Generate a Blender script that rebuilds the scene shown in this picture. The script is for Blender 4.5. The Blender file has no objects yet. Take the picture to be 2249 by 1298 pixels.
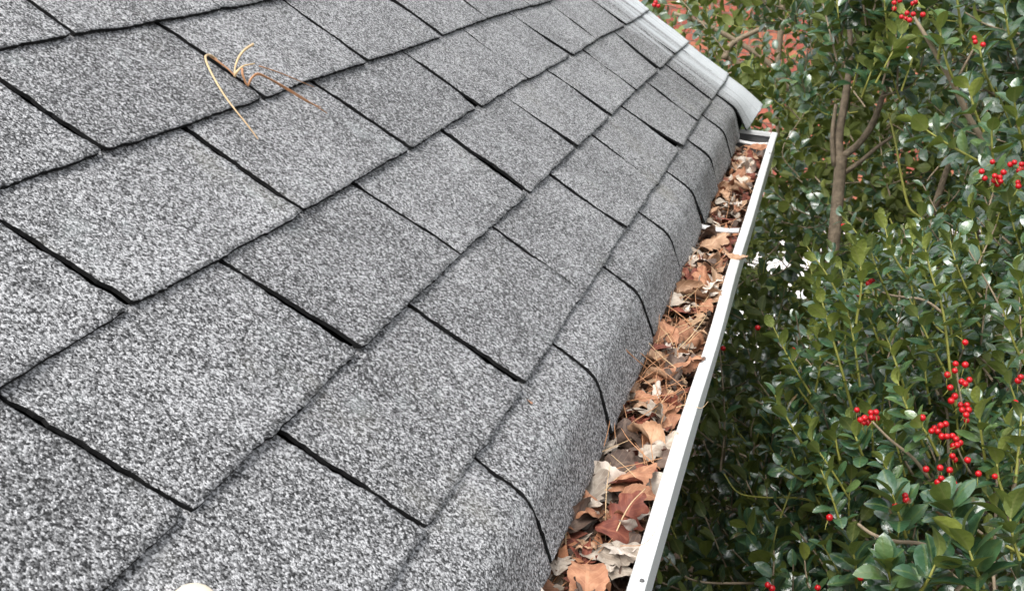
import bpy, math, random
import numpy as np
from mathutils import Matrix, Vector
rad = math.radians
random.seed(7)
rng = np.random.default_rng(11)
S = bpy.context.scene
COL = S.collection

# ------------------------------------------------------------------ camera
# roof frame: u along the eave, v up the slope, w off the roof; world: X outwards, Y along the eave, Z up
PW, PH_ = 2249.0, 1298.0
FPX = 2924.09
PITCH = rad(32.5)
M = np.array([[0, -math.cos(PITCH), math.sin(PITCH)], [1, 0, 0], [0, math.sin(PITCH), math.cos(PITCH)]])
RC = np.array([[0.23415515683904442, -0.771898187981892, 0.591053762288057],
               [-0.2794232232699314, -0.6357374259593591, -0.719555826555305],
               [0.9311788361115374, 0.0033335600366485862, -0.3645474764053478]])
CR = np.array([-0.9391130405209231, 0.056208733745941944, 0.49426213603183056])
A3 = M @ RC.T
CAM = M @ CR
cam_d = bpy.data.cameras.new('camera')
cam_d.sensor_width = 36.0
cam_d.lens = FPX / PW * 36.0
cam_d.clip_start = 0.02
cam_d.clip_end = 500.0
cam_d.dof.use_dof = True
cam_d.dof.focus_distance = 1.25
cam_d.dof.aperture_fstop = 32.0
cam = bpy.data.objects.new('camera', cam_d)
COL.objects.link(cam)
B = np.stack([A3[:, 0], -A3[:, 1], -A3[:, 2]], 1)
mw = Matrix.Identity(4)
for i in range(3):
    for j in range(3):
        mw[i][j] = B[i, j]
    mw[i][3] = CAM[i]
cam.matrix_world = mw
S.camera = cam

# ------------------------------------------------------------------ overcast sky and weak sun
SUN_EL, SUN_AZ = 58.0, 215.0          # azimuth clockwise from +Y
wd = bpy.data.worlds.new('World')
S.world = wd
wd.use_nodes = True
nt = wd.node_tree
nt.nodes.clear()
sky = nt.nodes.new('ShaderNodeTexSky')
sky.sky_type = 'NISHITA'
sky.sun_disc = False
sky.sun_elevation = rad(SUN_EL)
sky.sun_rotation = rad(SUN_AZ)
sky.air_density = 1.0
sky.dust_density = 4.0
hs = nt.nodes.new('ShaderNodeHueSaturation')
hs.inputs['Saturation'].default_value = 0.22
bg = nt.nodes.new('ShaderNodeBackground')
bg.inputs['Strength'].default_value = 0.15
wo = nt.nodes.new('ShaderNodeOutputWorld')
nt.links.new(sky.outputs[0], hs.inputs['Color'])
nt.links.new(hs.outputs[0], bg.inputs['Color'])
nt.links.new(bg.outputs[0], wo.inputs['Surface'])
sd = bpy.data.lights.new('sun', 'SUN')
sd.energy = 0.5
sd.angle = rad(40)
sd.color = (1.0, 0.97, 0.93)
so = bpy.data.objects.new('sun', sd)
COL.objects.link(so)
sdir = Vector((math.sin(rad(SUN_AZ)) * math.cos(rad(SUN_EL)), math.cos(rad(SUN_AZ)) * math.cos(rad(SUN_EL)), math.sin(rad(SUN_EL))))
so.rotation_euler = sdir.to_track_quat('Z', 'Y').to_euler()
so.location = (-3, -3, 6)
S.view_settings.view_transform = 'Standard'
S.view_settings.look = 'None'
S.view_settings.gamma = 1.0
S.view_settings.exposure = 1.12
S.render.engine = 'CYCLES'
S.cycles.max_bounces = 6
S.cycles.diffuse_bounces = 3
S.cycles.glossy_bounces = 2
S.cycles.transmission_bounces = 2
S.cycles.caustics_reflective = False
S.cycles.caustics_refractive = False

# ------------------------------------------------------------------ pixel and frame helpers
def at(x, y, d):
    return CAM + A3 @ (np.array([(x - PW / 2) / FPX, (y - PH_ / 2) / FPX, 1.0]) * d)
def project(P):
    q = (np.asarray(P) - CAM) @ A3
    z = np.maximum(q[..., 2], 1e-3)
    return PW / 2 + FPX * q[..., 0] / z, PH_ / 2 + FPX * q[..., 1] / z, q[..., 2]
def ray_roof(x, y):
    return RC.T @ np.array([(x - PW / 2) / FPX, (y - PH_ / 2) / FPX, 1.0])
def on_roof(x, y, w=0.0):
    d = ray_roof(x, y)
    return CR + d * ((w - CR[2]) / d[2])
def on_level(x, y, z):
    d = A3 @ np.array([(x - PW / 2) / FPX, (y - PH_ / 2) / FPX, 1.0])
    return CAM + d * ((z - CAM[2]) / d[2])
def r2w(P):
    return np.asarray(P) @ M.T

# ------------------------------------------------------------------ object helpers
def tag(o, label=None, cat=None, group=None, kind=None):
    if label: o['label'] = label
    if cat: o['category'] = cat
    if group: o['group'] = group
    if kind: o['kind'] = kind
    return o
def mesh(name, V, F, mats, uv=None, smooth=True, midx=None, attr=None):
    me = bpy.data.meshes.new(name)
    me.from_pydata([tuple(map(float, v)) for v in V], [], [tuple(map(int, f)) for f in F])
    for m in (mats if isinstance(mats, (list, tuple)) else [mats]):
        me.materials.append(m)
    if midx is not None:
        me.polygons.foreach_set('material_index', np.asarray(midx, dtype=np.int32))
    if uv is not None:
        ul = me.uv_layers.new(name='UVMap')
        li = np.empty(len(me.loops), dtype=np.int32)
        me.loops.foreach_get('vertex_index', li)
        ul.data.foreach_set('uv', np.asarray(uv, dtype=np.float32)[li].ravel())
    if attr is not None:
        a = me.attributes.new('tint', 'FLOAT', 'POINT')
        a.data.foreach_set('value', np.asarray(attr, dtype=np.float32))
    if smooth is True:
        me.polygons.foreach_set('use_smooth', np.ones(len(me.polygons), dtype=bool))
    elif smooth is not False:
        me.polygons.foreach_set('use_smooth', np.asarray(smooth, dtype=bool))
    me.update()
    return me
def obj(name, me, parent=None):
    o = bpy.data.objects.new(name, me)
    COL.objects.link(o)
    if parent is not None:
        o.parent = parent
        if parent.parent is None: o.matrix_parent_inverse = parent.matrix_basis.inverted()
    return o
def empty(name, loc):
    o = bpy.data.objects.new(name, None)
    COL.objects.link(o)
    o.location = [float(c) for c in loc]
    o.empty_display_size = 0.1
    return o
def box(x0, x1, y0, y1, z0, z1):
    V = [(x, y, z) for x in (x0, x1) for y in (y0, y1) for z in (z0, z1)]
    F = [(0, 1, 3, 2), (4, 6, 7, 5), (0, 4, 5, 1), (2, 3, 7, 6), (0, 2, 6, 4), (1, 5, 7, 3)]
    return V, F
def tube(pts, rads, n=6, cap=True):
    pts = np.asarray(pts, float)
    k = len(pts)
    T = np.gradient(pts, axis=0)
    T /= np.linalg.norm(T, axis=1)[:, None] + 1e-12
    ref = np.array([0.31, 0.22, 0.92])
    if abs(T[0] @ ref) > 0.9: ref = np.array([0.9, 0.1, 0.2])
    V = []
    a = np.cross(T[0], ref); a /= np.linalg.norm(a)
    for i in range(k):
        a = a - T[i] * (a @ T[i]); a /= np.linalg.norm(a) + 1e-12
        b = np.cross(T[i], a)
        for j in range(n):
            th = 2 * math.pi * j / n
            V.append(pts[i] + (a * math.cos(th) + b * math.sin(th)) * rads[i])
    F = []
    for i in range(k - 1):
        for j in range(n):
            j2 = (j + 1) % n
            F.append((i * n + j, i * n + j2, (i + 1) * n + j2, (i + 1) * n + j))
    if cap:
        F.append(tuple(range(n - 1, -1, -1)))
        F.append(tuple((k - 1) * n + j for j in range(n)))
    return V, F
def spline(pts, k):
    """Catmull-Rom through the points, k samples for each span."""
    P = np.asarray(pts, float)
    P = np.vstack([2 * P[0] - P[1], P, 2 * P[-1] - P[-2]])
    out = []
    for i in range(1, len(P) - 2):
        for t in np.linspace(0, 1, k, endpoint=False):
            a, b, c, d = P[i - 1], P[i], P[i + 1], P[i + 2]
            out.append(0.5 * (2 * b + (c - a) * t + (2 * a - 5 * b + 4 * c - d) * t * t + (3 * b - a - 3 * c + d) * t ** 3))
    out.append(P[-2])
    return np.array(out)
def join(parts):
    V, F = [], []
    for v, f in parts:
        o = len(V)
        V.extend(v)
        F.extend([tuple(i + o for i in q) for q in f])
    return V, F
def vnoise(seed, n=64):
    """smooth 1-D noise sampler"""
    g = np.random.default_rng(seed).normal(0, 1, n)
    def f(x):
        x = np.asarray(x, float)
        i = np.floor(x).astype(int)
        t = x - i
        t = t * t * (3 - 2 * t)
        return g[i % n] * (1 - t) + g[(i + 1) % n] * t
    return f

# ------------------------------------------------------------------ materials
def newmat(name):
    m = bpy.data.materials.new(name)
    m.use_nodes = True
    t = m.node_tree
    b = t.nodes['Principled BSDF']
    return m, t, b
def N(t, kind, **kw):
    n = t.nodes.new(kind)
    for k, v in kw.items():
        if k in n.inputs: n.inputs[k].default_value = v
        else: setattr(n, k, v)
    return n
def math_(t, op, a, b=None, c=None, clamp=False):
    n = t.nodes.new('ShaderNodeMath')
    n.operation = op
    n.use_clamp = clamp
    for i, v in enumerate((a, b, c)):
        if v is None: continue
        if isinstance(v, (int, float)): n.inputs[i].default_value = v
        else: t.links.new(v, n.inputs[i])
    return n.outputs[0]
def ramp(t, fac, stops):
    n = t.nodes.new('ShaderNodeValToRGB')
    cr = n.color_ramp
    while len(cr.elements) < len(stops): cr.elements.new(0.5)
    for e, (p, c) in zip(cr.elements, stops):
        e.position = p
        e.color = (c[0], c[1], c[2], 1) if isinstance(c, (tuple, list)) else (c, c, c, 1)
    t.links.new(fac, n.inputs[0])
    return n.outputs[0]
def mixc(t, fac, a, b, mode='MIX'):
    n = t.nodes.new('ShaderNodeMix')
    n.data_type = 'RGBA'
    n.blend_type = mode
    n.clamp_factor = True
    for i, v in ((0, fac), (6, a), (7, b)):
        if isinstance(v, (int, float)): n.inputs[i].default_value = v
        elif isinstance(v, (tuple, list)): n.inputs[i].default_value = (*v, 1)
        else: t.links.new(v, n.inputs[i])
    return n.outputs[2]
def plain(name, col, rough=0.6, noise=0.0, nscale=30, spec=0.5, metal=0.0, bump=0.0):
    m, t, b = newmat(name)
    b.inputs['Roughness'].default_value = rough
    b.inputs['Specular IOR Level'].default_value = spec
    b.inputs['Metallic'].default_value = metal
    if noise > 0:
        g = N(t, 'ShaderNodeNewGeometry')
        nz = N(t, 'ShaderNodeTexNoise', Scale=nscale, Detail=6.0, Roughness=0.65)
        t.links.new(g.outputs['Position'], nz.inputs['Vector'])
        c = ramp(t, nz.outputs[0], [(0.28, tuple(x * (1 - noise) for x in col)), (0.72, tuple(min(1, x * (1 + noise)) for x in col))])
        t.links.new(c, b.inputs['Base Color'])
        if bump > 0:
            bp = N(t, 'ShaderNodeBump', Strength=1.0, Distance=bump)
            t.links.new(nz.outputs[0], bp.inputs['Height'])
            t.links.new(bp.outputs[0], b.inputs['Normal'])
    else:
        b.inputs['Base Color'].default_value = (*col, 1)
    return m

def shingle_material():
    m, t, b = newmat('asphalt_shingle_granules')
    L = t.links
    g = N(t, 'ShaderNodeNewGeometry')
    pos = g.outputs['Position']
    oi = N(t, 'ShaderNodeObjectInfo')
    # granules: one tone for each voronoi cell, two sizes
    v1 = N(t, 'ShaderNodeTexVoronoi', Scale=760.0); L.new(pos, v1.inputs['Vector'])
    v2 = N(t, 'ShaderNodeTexVoronoi', Scale=480.0); L.new(pos, v2.inputs['Vector'])
    s1 = N(t, 'ShaderNodeSeparateColor'); L.new(v1.outputs['Color'], s1.inputs[0])
    s2 = N(t, 'ShaderNodeSeparateColor'); L.new(v2.outputs['Color'], s2.inputs[0])
    gr = math_(t, 'ADD', math_(t, 'MULTIPLY', s1.outputs[0], 0.5), math_(t, 'MULTIPLY', s2.outputs[1], 0.5))
    # bigger clumps and wear
    n1 = N(t, 'ShaderNodeTexNoise', Scale=150.0, Detail=3.0, Roughness=0.7); L.new(pos, n1.inputs['Vector'])
    n2 = N(t, 'ShaderNodeTexNoise', Scale=9.0, Detail=5.0, Roughness=0.6); L.new(pos, n2.inputs['Vector'])
    gr = math_(t, 'ADD', gr, math_(t, 'MULTIPLY', math_(t, 'SUBTRACT', n1.outputs[0], 0.5), 0.20))
    gr = math_(t, 'ADD', gr, math_(t, 'MULTIPLY', math_(t, 'SUBTRACT', n2.outputs[0], 0.5), 0.30))
    gr = math_(t, 'ADD', gr, math_(t, 'MULTIPLY', math_(t, 'SUBTRACT', oi.outputs['Random'], 0.5), 0.07))
    col = ramp(t, gr, [(0.20, 0.012), (0.37, 0.095), (0.52, 0.21), (0.65, 0.36), (0.80, 0.60)])
    # pale lichen bloom, slightly green-blue, in a few patches
    n3 = N(t, 'ShaderNodeTexNoise', Scale=13.0, Detail=5.0, Roughness=0.65)
    mp = N(t, 'ShaderNodeVectorMath', operation='ADD'); mp.inputs[1].default_value = (3.1, 7.7, 1.9)
    L.new(pos, mp.inputs[0]); L.new(mp.outputs[0], n3.inputs['Vector'])
    lm = ramp(t, n3.outputs[0], [(0.60, 0.0), (0.75, 1.0)])
    lm = math_(t, 'MULTIPLY', lm, math_(t, 'ADD', 0.25, s1.outputs[1]), clamp=True)
    col = mixc(t, math_(t, 'MULTIPLY', lm, 0.50), col, (0.50, 0.54, 0.53))
    # faint moss-tan stain
    n4 = N(t, 'ShaderNodeTexNoise', Scale=7.0, Detail=4.0, Roughness=0.6)
    mp2 = N(t, 'ShaderNodeVectorMath', operation='ADD'); mp2.inputs[1].default_value = (9.1, 2.7, 4.9)
    L.new(pos, mp2.inputs[0]); L.new(mp2.outputs[0], n4.inputs['Vector'])
    st = ramp(t, n4.outputs[0], [(0.6, 0.0), (0.75, 1.0)])
    col = mixc(t, math_(t, 'MULTIPLY', st, 0.30), col, (0.19, 0.18, 0.13))
    # near-white band along the rake edge with streaks down the slope
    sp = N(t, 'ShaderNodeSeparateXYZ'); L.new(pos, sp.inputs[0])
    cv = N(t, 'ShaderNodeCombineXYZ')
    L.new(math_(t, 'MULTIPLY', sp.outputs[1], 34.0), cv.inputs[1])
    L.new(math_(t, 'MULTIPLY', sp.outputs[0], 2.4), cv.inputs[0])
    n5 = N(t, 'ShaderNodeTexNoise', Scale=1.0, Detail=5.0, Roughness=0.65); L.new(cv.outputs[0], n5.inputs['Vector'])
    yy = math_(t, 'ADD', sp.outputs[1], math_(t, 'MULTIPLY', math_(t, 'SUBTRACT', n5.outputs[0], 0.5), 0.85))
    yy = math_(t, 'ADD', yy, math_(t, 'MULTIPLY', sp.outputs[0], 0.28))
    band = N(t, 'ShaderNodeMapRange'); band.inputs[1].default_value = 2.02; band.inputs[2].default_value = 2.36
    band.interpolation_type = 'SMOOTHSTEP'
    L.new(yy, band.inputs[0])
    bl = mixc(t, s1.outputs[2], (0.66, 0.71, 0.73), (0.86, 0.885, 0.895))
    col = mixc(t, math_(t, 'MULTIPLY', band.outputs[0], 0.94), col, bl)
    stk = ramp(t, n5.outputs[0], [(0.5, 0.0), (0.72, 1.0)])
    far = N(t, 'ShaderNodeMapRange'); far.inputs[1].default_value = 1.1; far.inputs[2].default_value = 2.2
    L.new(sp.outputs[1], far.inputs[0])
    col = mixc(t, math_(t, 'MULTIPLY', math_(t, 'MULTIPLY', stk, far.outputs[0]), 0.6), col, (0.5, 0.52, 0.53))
    L.new(col, b.inputs['Base Color'])
    b.inputs['Roughness'].default_value = 0.75
    b.inputs['Specular IOR Level'].default_value = 0.45
    h = math_(t, 'ADD', math_(t, 'MULTIPLY', s1.outputs[0], 0.6), math_(t, 'MULTIPLY', v1.outputs['Distance'], -1.0))
    h = math_(t, 'ADD', h, math_(t, 'MULTIPLY', s2.outputs[1], 0.5))
    bp = N(t, 'ShaderNodeBump', Strength=0.8, Distance=0.0009)
    L.new(h, bp.inputs['Height'])
    L.new(bp.outputs[0], b.inputs['Normal'])
    return m

def holly_material():
    m, t, b = newmat('holly_leaf')
    L = t.links
    g = N(t, 'ShaderNodeNewGeometry')
    at_ = N(t, 'ShaderNodeAttribute', attribute_name='tint')
    tint = at_.outputs['Fac']
    uv = N(t, 'ShaderNodeUVMap', uv_map='UVMap')
    sx = N(t, 'ShaderNodeSeparateXYZ'); L.new(uv.outputs[0], sx.inputs[0])
    ax = math_(t, 'ABSOLUTE', sx.outputs[0])
    rib = math_(t, 'LESS_THAN', ax, 0.035)
    vein = math_(t, 'SINE', math_(t, 'ADD', math_(t, 'MULTIPLY', sx.outputs[1], 38.0), math_(t, 'MULTIPLY', ax, -30.0)))
    vein = math_(t, 'GREATER_THAN', vein, 0.9)
    top = ramp(t, tint, [(0.0, (0.014, 0.044, 0.021)), (0.45, (0.038, 0.102, 0.052)), (0.8, (0.074, 0.160, 0.068)), (1.0, (0.14, 0.22, 0.065))])
    top = mixc(t, math_(t, 'MULTIPLY', rib, 0.55), top, (0.14, 0.20, 0.06))
    top = mixc(t, math_(t, 'MULTIPLY', vein, 0.22), top, (0.09, 0.15, 0.05))
    bot = ramp(t, tint, [(0.0, (0.085, 0.120, 0.028)), (0.5, (0.150, 0.195, 0.032)), (1.0, (0.25, 0.29, 0.040))])
    bot = mixc(t, math_(t, 'MULTIPLY', rib, 0.5), bot, (0.24, 0.26, 0.07))
    col = mixc(t, g.outputs['Backfacing'], top, bot)
    L.new(col, b.inputs['Base Color'])
    r = N(t, 'ShaderNodeMapRange'); r.inputs[3].default_value = 0.28; r.inputs[4].default_value = 0.62
    L.new(g.outputs['Backfacing'], r.inputs[0])
    L.new(r.outputs[0], b.inputs['Roughness'])
    b.inputs['Specular IOR Level'].default_value = 0.9
    b.inputs['Coat Roughness'].default_value = 0.16
    L.new(math_(t, 'MULTIPLY', math_(t, 'SUBTRACT', 1.0, g.outputs['Backfacing']), 1.0), b.inputs['Coat Weight'])
    b.inputs['Coat IOR'].default_value = 1.65
    nz = N(t, 'ShaderNodeTexNoise', Scale=5.0, Detail=2.0)
    L.new(uv.outputs[0], nz.inputs['Vector'])
    hh = math_(t, 'ADD', nz.outputs[0], math_(t, 'MULTIPLY', math_(t, 'SUBTRACT', 1.0, math_(t, 'MINIMUM', math_(t, 'MULTIPLY', ax, 5.0), 1.0)), -0.5))
    bp = N(t, 'ShaderNodeBump', Strength=0.75, Distance=0.0025)
    L.new(hh, bp.inputs['Height'])
    L.new(bp.outputs[0], b.inputs['Normal'])
    tr = N(t, 'ShaderNodeBsdfTranslucent')
    L.new(mixc(t, 0.5, bot, (0.16, 0.26, 0.02)), tr.inputs['Color'])
    ms = N(t, 'ShaderNodeMixShader'); ms.inputs[0].default_value = 0.13
    L.new(b.outputs[0], ms.inputs[1]); L.new(tr.outputs[0], ms.inputs[2])
    L.new(ms.outputs[0], t.nodes['Material Output'].inputs['Surface'])
    return m

def dead_leaf_material(name, c1, c2, c3):
    m, t, b = newmat(name)
    L = t.links
    uv = N(t, 'ShaderNodeUVMap', uv_map='UVMap')
    oi = N(t, 'ShaderNodeObjectInfo')
    sx = N(t, 'ShaderNodeSeparateXYZ'); L.new(uv.outputs[0], sx.inputs[0])
    ax = math_(t, 'ABSOLUTE', sx.outputs[0])
    rib = math_(t, 'LESS_THAN', ax, 0.022)
    vein = math_(t, 'SINE', math_(t, 'ADD', math_(t, 'MULTIPLY', sx.outputs[1], 44.0), math_(t, 'MULTIPLY', ax, -40.0)))
    vein = math_(t, 'GREATER_THAN', vein, 0.88)
    off = N(t, 'ShaderNodeCombineXYZ'); L.new(math_(t, 'MULTIPLY', oi.outputs['Random'], 50.0), off.inputs[0])
    va = N(t, 'ShaderNodeVectorMath', operation='ADD'); L.new(uv.outputs[0], va.inputs[0]); L.new(off.outputs[0], va.inputs[1])
    nz = N(t, 'ShaderNodeTexNoise', Scale=5.0, Detail=6.0, Roughness=0.65); L.new(va.outputs[0], nz.inputs['Vector'])
    col = ramp(t, nz.outputs[0], [(0.3, c1), (0.52, c2), (0.72, c3)])
    hsv = N(t, 'ShaderNodeHueSaturation')
    L.new(math_(t, 'ADD', 0.75, math_(t, 'MULTIPLY', oi.outputs['Random'], 0.5)), hsv.inputs['Value'])
    L.new(col, hsv.inputs['Color'])
    col = mixc(t, math_(t, 'MULTIPLY', math_(t, 'MAXIMUM', rib, math_(t, 'MULTIPLY', vein, 0.5)), 0.4), hsv.outputs[0], tuple(x * 1.25 for x in c3))
    L.new(col, b.inputs['Base Color'])
    b.inputs['Roughness'].default_value = 0.62
    b.inputs['Specular IOR Level'].default_value = 0.35
    bp = N(t, 'ShaderNodeBump', Strength=0.6, Distance=0.0015)
    L.new(math_(t, 'ADD', nz.outputs[0], math_(t, 'MULTIPLY', vein, 0.25)), bp.inputs['Height'])
    L.new(bp.outputs[0], b.inputs['Normal'])
    return m

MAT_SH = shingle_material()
MAT_ASPH = plain('black_asphalt_edge', (0.012, 0.012, 0.012), 0.9, 0.4, 400, spec=0.2)
MAT_FELT = plain('black_felt', (0.008, 0.008, 0.008), 0.95, spec=0.1)
MAT_WHITE = plain('white_enamel', (0.80, 0.81, 0.79), 0.32, 0.03, 25, spec=0.5)
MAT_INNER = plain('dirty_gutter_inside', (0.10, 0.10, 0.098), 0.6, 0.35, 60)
MAT_HANG = plain('hanger_aluminium', (0.72, 0.70, 0.68), 0.4, 0.12, 90)
MAT_TRIM = plain('white_trim', (0.72, 0.72, 0.70), 0.5, 0.05, 10)
MAT_SIDING = plain('house_siding', (0.35, 0.32, 0.29), 0.7, 0.1, 4)
MAT_HOLLY = holly_material()
MAT_BARK = plain('holly_bark', (0.19, 0.15, 0.105), 0.85, 0.45, 70, spec=0.2, bump=0.004)
MAT_TWIG = plain('tan_twig', (0.32, 0.25, 0.17), 0.7, 0.3, 60, spec=0.3)
MAT_GREEN = plain('green_stem', (0.27, 0.27, 0.055), 0.5, 0.25, 60)
MAT_BERRY = plain('red_berry', (0.50, 0.008, 0.012), 0.25, 0.25, 90, spec=0.5)
MAT_TIP = plain('berry_tip', (0.02, 0.012, 0.01), 0.7)
MAT_NEEDLE = plain('pine_needle', (0.50, 0.25, 0.12), 0.5, 0.25, 120)
MAT_NEEDLE2 = plain('pale_pine_needle', (0.66, 0.47, 0.26), 0.5, 0.2, 120)
MAT_LITTER = plain('dark_leaf_litter', (0.13, 0.075, 0.048), 0.9, 0.6, 90, spec=0.1, bump=0.006)
MAT_MULCH = plain('mulch_ground', (0.045, 0.032, 0.022), 0.95, 0.5, 18, spec=0.1, bump=0.02)
MAT_CONC = plain('pale_concrete', (0.80, 0.80, 0.78), 0.8, 0.04, 3, spec=0.2)
MAT_BRICKS = [plain('brick_%s' % n, c, 0.85, 0.22, 40, spec=0.2, bump=0.004) for n, c in
              (('red', (0.40, 0.125, 0.085)), ('dark_red', (0.33, 0.095, 0.07)), ('orange', (0.45, 0.165, 0.10)))]
MAT_MORTAR = plain('mortar', (0.42, 0.32, 0.26), 0.9, 0.12, 50, spec=0.1)
DL = [dead_leaf_material('dead_leaf_orange', (0.24, 0.095, 0.050), (0.37, 0.175, 0.095), (0.50, 0.265, 0.150)),
      dead_leaf_material('dead_leaf_tan', (0.30, 0.17, 0.095), (0.44, 0.265, 0.16), (0.56, 0.38, 0.25)),
      dead_leaf_material('dead_leaf_grey', (0.27, 0.21, 0.16), (0.43, 0.36, 0.285), (0.55, 0.48, 0.40)),
      dead_leaf_material('dead_leaf_red_brown', (0.11, 0.03, 0.02), (0.19, 0.055, 0.035), (0.29, 0.105, 0.06)),
      dead_leaf_material('dead_leaf_dark', (0.055, 0.036, 0.028), (0.12, 0.08, 0.06), (0.22, 0.155, 0.115)),
      dead_leaf_material('dead_leaf_pale', (0.42, 0.34, 0.27), (0.58, 0.50, 0.42), (0.68, 0.61, 0.53))]

# ------------------------------------------------------------------ ground, driveway
GZ = -2.32
def sheet(name, x0, x1, y0, y1, z, mat):
    o = obj(name, mesh(name, [(x0, y0, z), (x1, y0, z), (x1, y1, z), (x0, y1, z)], [(0, 1, 2, 3)], mat))
    return tag(o, kind='structure')
sheet('ground', -150, 150, -150, 150, GZ, MAT_MULCH)
sheet('driveway', -6, 9, 6.6, 11.45, GZ + 0.012, MAT_CONC)

# ------------------------------------------------------------------ the house: deck, fascia, wall, shingles
E_, TAB = 0.127, 0.305
OFF = [0.0, -0.1410, -0.2924, -0.1468, -0.0005, 0.1289, -0.02, 0.13, -0.03, 0.12]
RAKE = 2.437
house = empty('house', (-2.0, 0.9, GZ))
tag(house, 'house whose worn grey shingle roof fills the left of the picture', 'house')
def roof_poly(name, pts, mat, par):
    """quad strip over u from a list of (v,w) profile points"""
    u0, u1 = -2.2, RAKE - 0.012
    V = [r2w((u, v, w)) for (v, w) in pts for u in (u0, u1)]
    F = [(2 * i, 2 * i + 1, 2 * i + 3, 2 * i + 2) for i in range(len(pts) - 1)]
    return obj(name, mesh(name, V, F, mat, smooth=False), par)
UL = {}                    # measured slots: (course, index) -> (top px, bottom px, top width px, bottom width px)
def slot(c, i, a, b, wa, wb): UL[(c, i)] = (a, b, wa, wb)
slot(1, 0, (623, 941), (932, 1155), 15, 13); slot(1, 1, (904, 663), (1138, 835), 9, 12)
slot(1, 2, (1091, 495), (1275, 637), 6, 2.0); slot(1, 3, (1213.6, 379), (1372, 502), 4.5, 3)
slot(1, 4, (1302, 290), (1437, 401), 4, 1.8); slot(1, 5, (1371, 231), (1488, 322), 2.5, 11)
slot(1, 7, (1469, 142), (1561, 218), 2, 5)
slot(2, 0, (10, 865), (420, 1118), 14, 13); slot(2, 1, (509, 575), (791, 768), 8, 16)
slot(2, 2, (791, 402), (1017.5, 560), 9, 1.2); slot(2, 3, (979, 283), (1161.6, 423), 6, 13)
slot(2, 4, (1115, 208), (1264, 321), 1.2, 5); slot(2, 5, (1210, 153), (1340.5, 252), 1.5, 6)
slot(2, 6, (1289, 110), (1397, 198), 3, 1); slot(2, 7, (1355, 70), (1448, 153), 1, 8)
slot(3, 0, (0, 472), (306, 681), 15, 14); slot(3, 1, (405.5, 268.6), (669, 467), 13, 4)
slot(3, 2, (694, 176), (904, 327), 4.5, 4.5); slot(3, 3, (891, 109), (1057.5, 236), 2.5, 9)
slot(3, 5, (1150, 45), (1254, 120), 1.5, 6); slot(3, 7, (1315, 8), (1371, 52), 1.5, 4)
slot(4, 0, (0, 163), (220.5, 324), 12, 12); slot(4, 1, (340, 36), (576, 210), 7, 5)
slot(4, 2, (635, 0), (808, 136), 4, 5); slot(4, 3, (870, 0), (971, 77), 5, 7)
slot(5, 0, (65, 0), (151, 66), 4, 5)
W0 = {0: (5, 11), 1: (5, 8), 2: (4, 10), 3: (3, 8), 4: (3, 8), 5: (2, 11), 6: (2, 8), 7: (3, 9)}
U0 = {0: 0.007, 1: 0.303, 2: 0.602, 3: 0.900, 4: 1.204, 5: 1.508, 6: 1.795, 7: 2.105}
def u_per_px(P, dirv):
    """metres of u for one photo pixel across a slot through roof point P"""
    x0, y0, _ = project(r2w(P))
    x1, y1, _ = project(r2w(P + np.array([.002, 0, 0])))
    x2, y2, _ = project(r2w(P + dirv * .002))
    s = np.array([x2 - x0, y2 - y0]); s /= np.linalg.norm(s)
    return .002 / max(1e-6, abs((x1 - x0) * s[1] - (y1 - y0) * s[0]))
def slot_line(c, i):
    """(u_top, u_bottom, half width top, half width bottom) of a slot, top = under the course above"""
    if c == 0:
        u = U0.get(i, i * 0.3)
        w = W0.get(i, (4, 9))
        k = u_per_px(np.array([max(u, -.1), -.02, 0.]), np.array([0, -1., 0])) / 2
        return u, u, w[0] * k, w[1] * k
    if (c, i) in UL:
        a, b, wa, wb = UL[(c, i)]
        P, Q = on_roof(*a), on_roof(*b)
        ka, kb = u_per_px(P, np.array([0, -1., 0])) / 2, u_per_px(Q, np.array([0, -1., 0])) / 2
        vt, vb = c * E_, (c - 1) * E_
        s = (Q[0] - P[0]) / (Q[1] - P[1])
        return P[0] + s * (vt - P[1]), Q[0] + s * (vb - Q[1]), wa * ka, wb * kb
    u = OFF[c] + i * TAB
    r = random.Random(c * 100 + i)
    wt = r.uniform(0.5, 2.4) / 1000
    return u + r.uniform(-.004, .004), u + r.uniform(-.004, .004), wt, r.uniform(0.6, 3.0) / 1000
def droop(u):
    if u > 2.10: return rad(31 - 27 * min(1, (u - 2.10) / .25))
    return rad(35 + 2.5 * math.sin(u * 4.1 + 0.6) + 2.0 * math.sin(u * 9.7))
def eave_profile(t, ang):
    """distance t below v=-0.038 along the bent eave course -> (dv, dw)"""
    n = 24
    dv = dw = 0.0
    for k in range(n):
        tt = t * (k + .5) / n
        x = min(1, max(0, tt / 0.036)); x = x * x * (3 - 2 * x)
        dv -= math.cos(ang * x) * t / n
        dw -= math.sin(ang * x) * t / n
    return dv, dw
deck = roof_poly('roof_deck', [(1.25, -0.014), (-0.036, -0.011), (-0.055, -0.0145), (-0.072, -0.024), (-0.096, -0.041)], MAT_FELT, house)
n1d, n2d = vnoise(3), vnoise(4)
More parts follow.
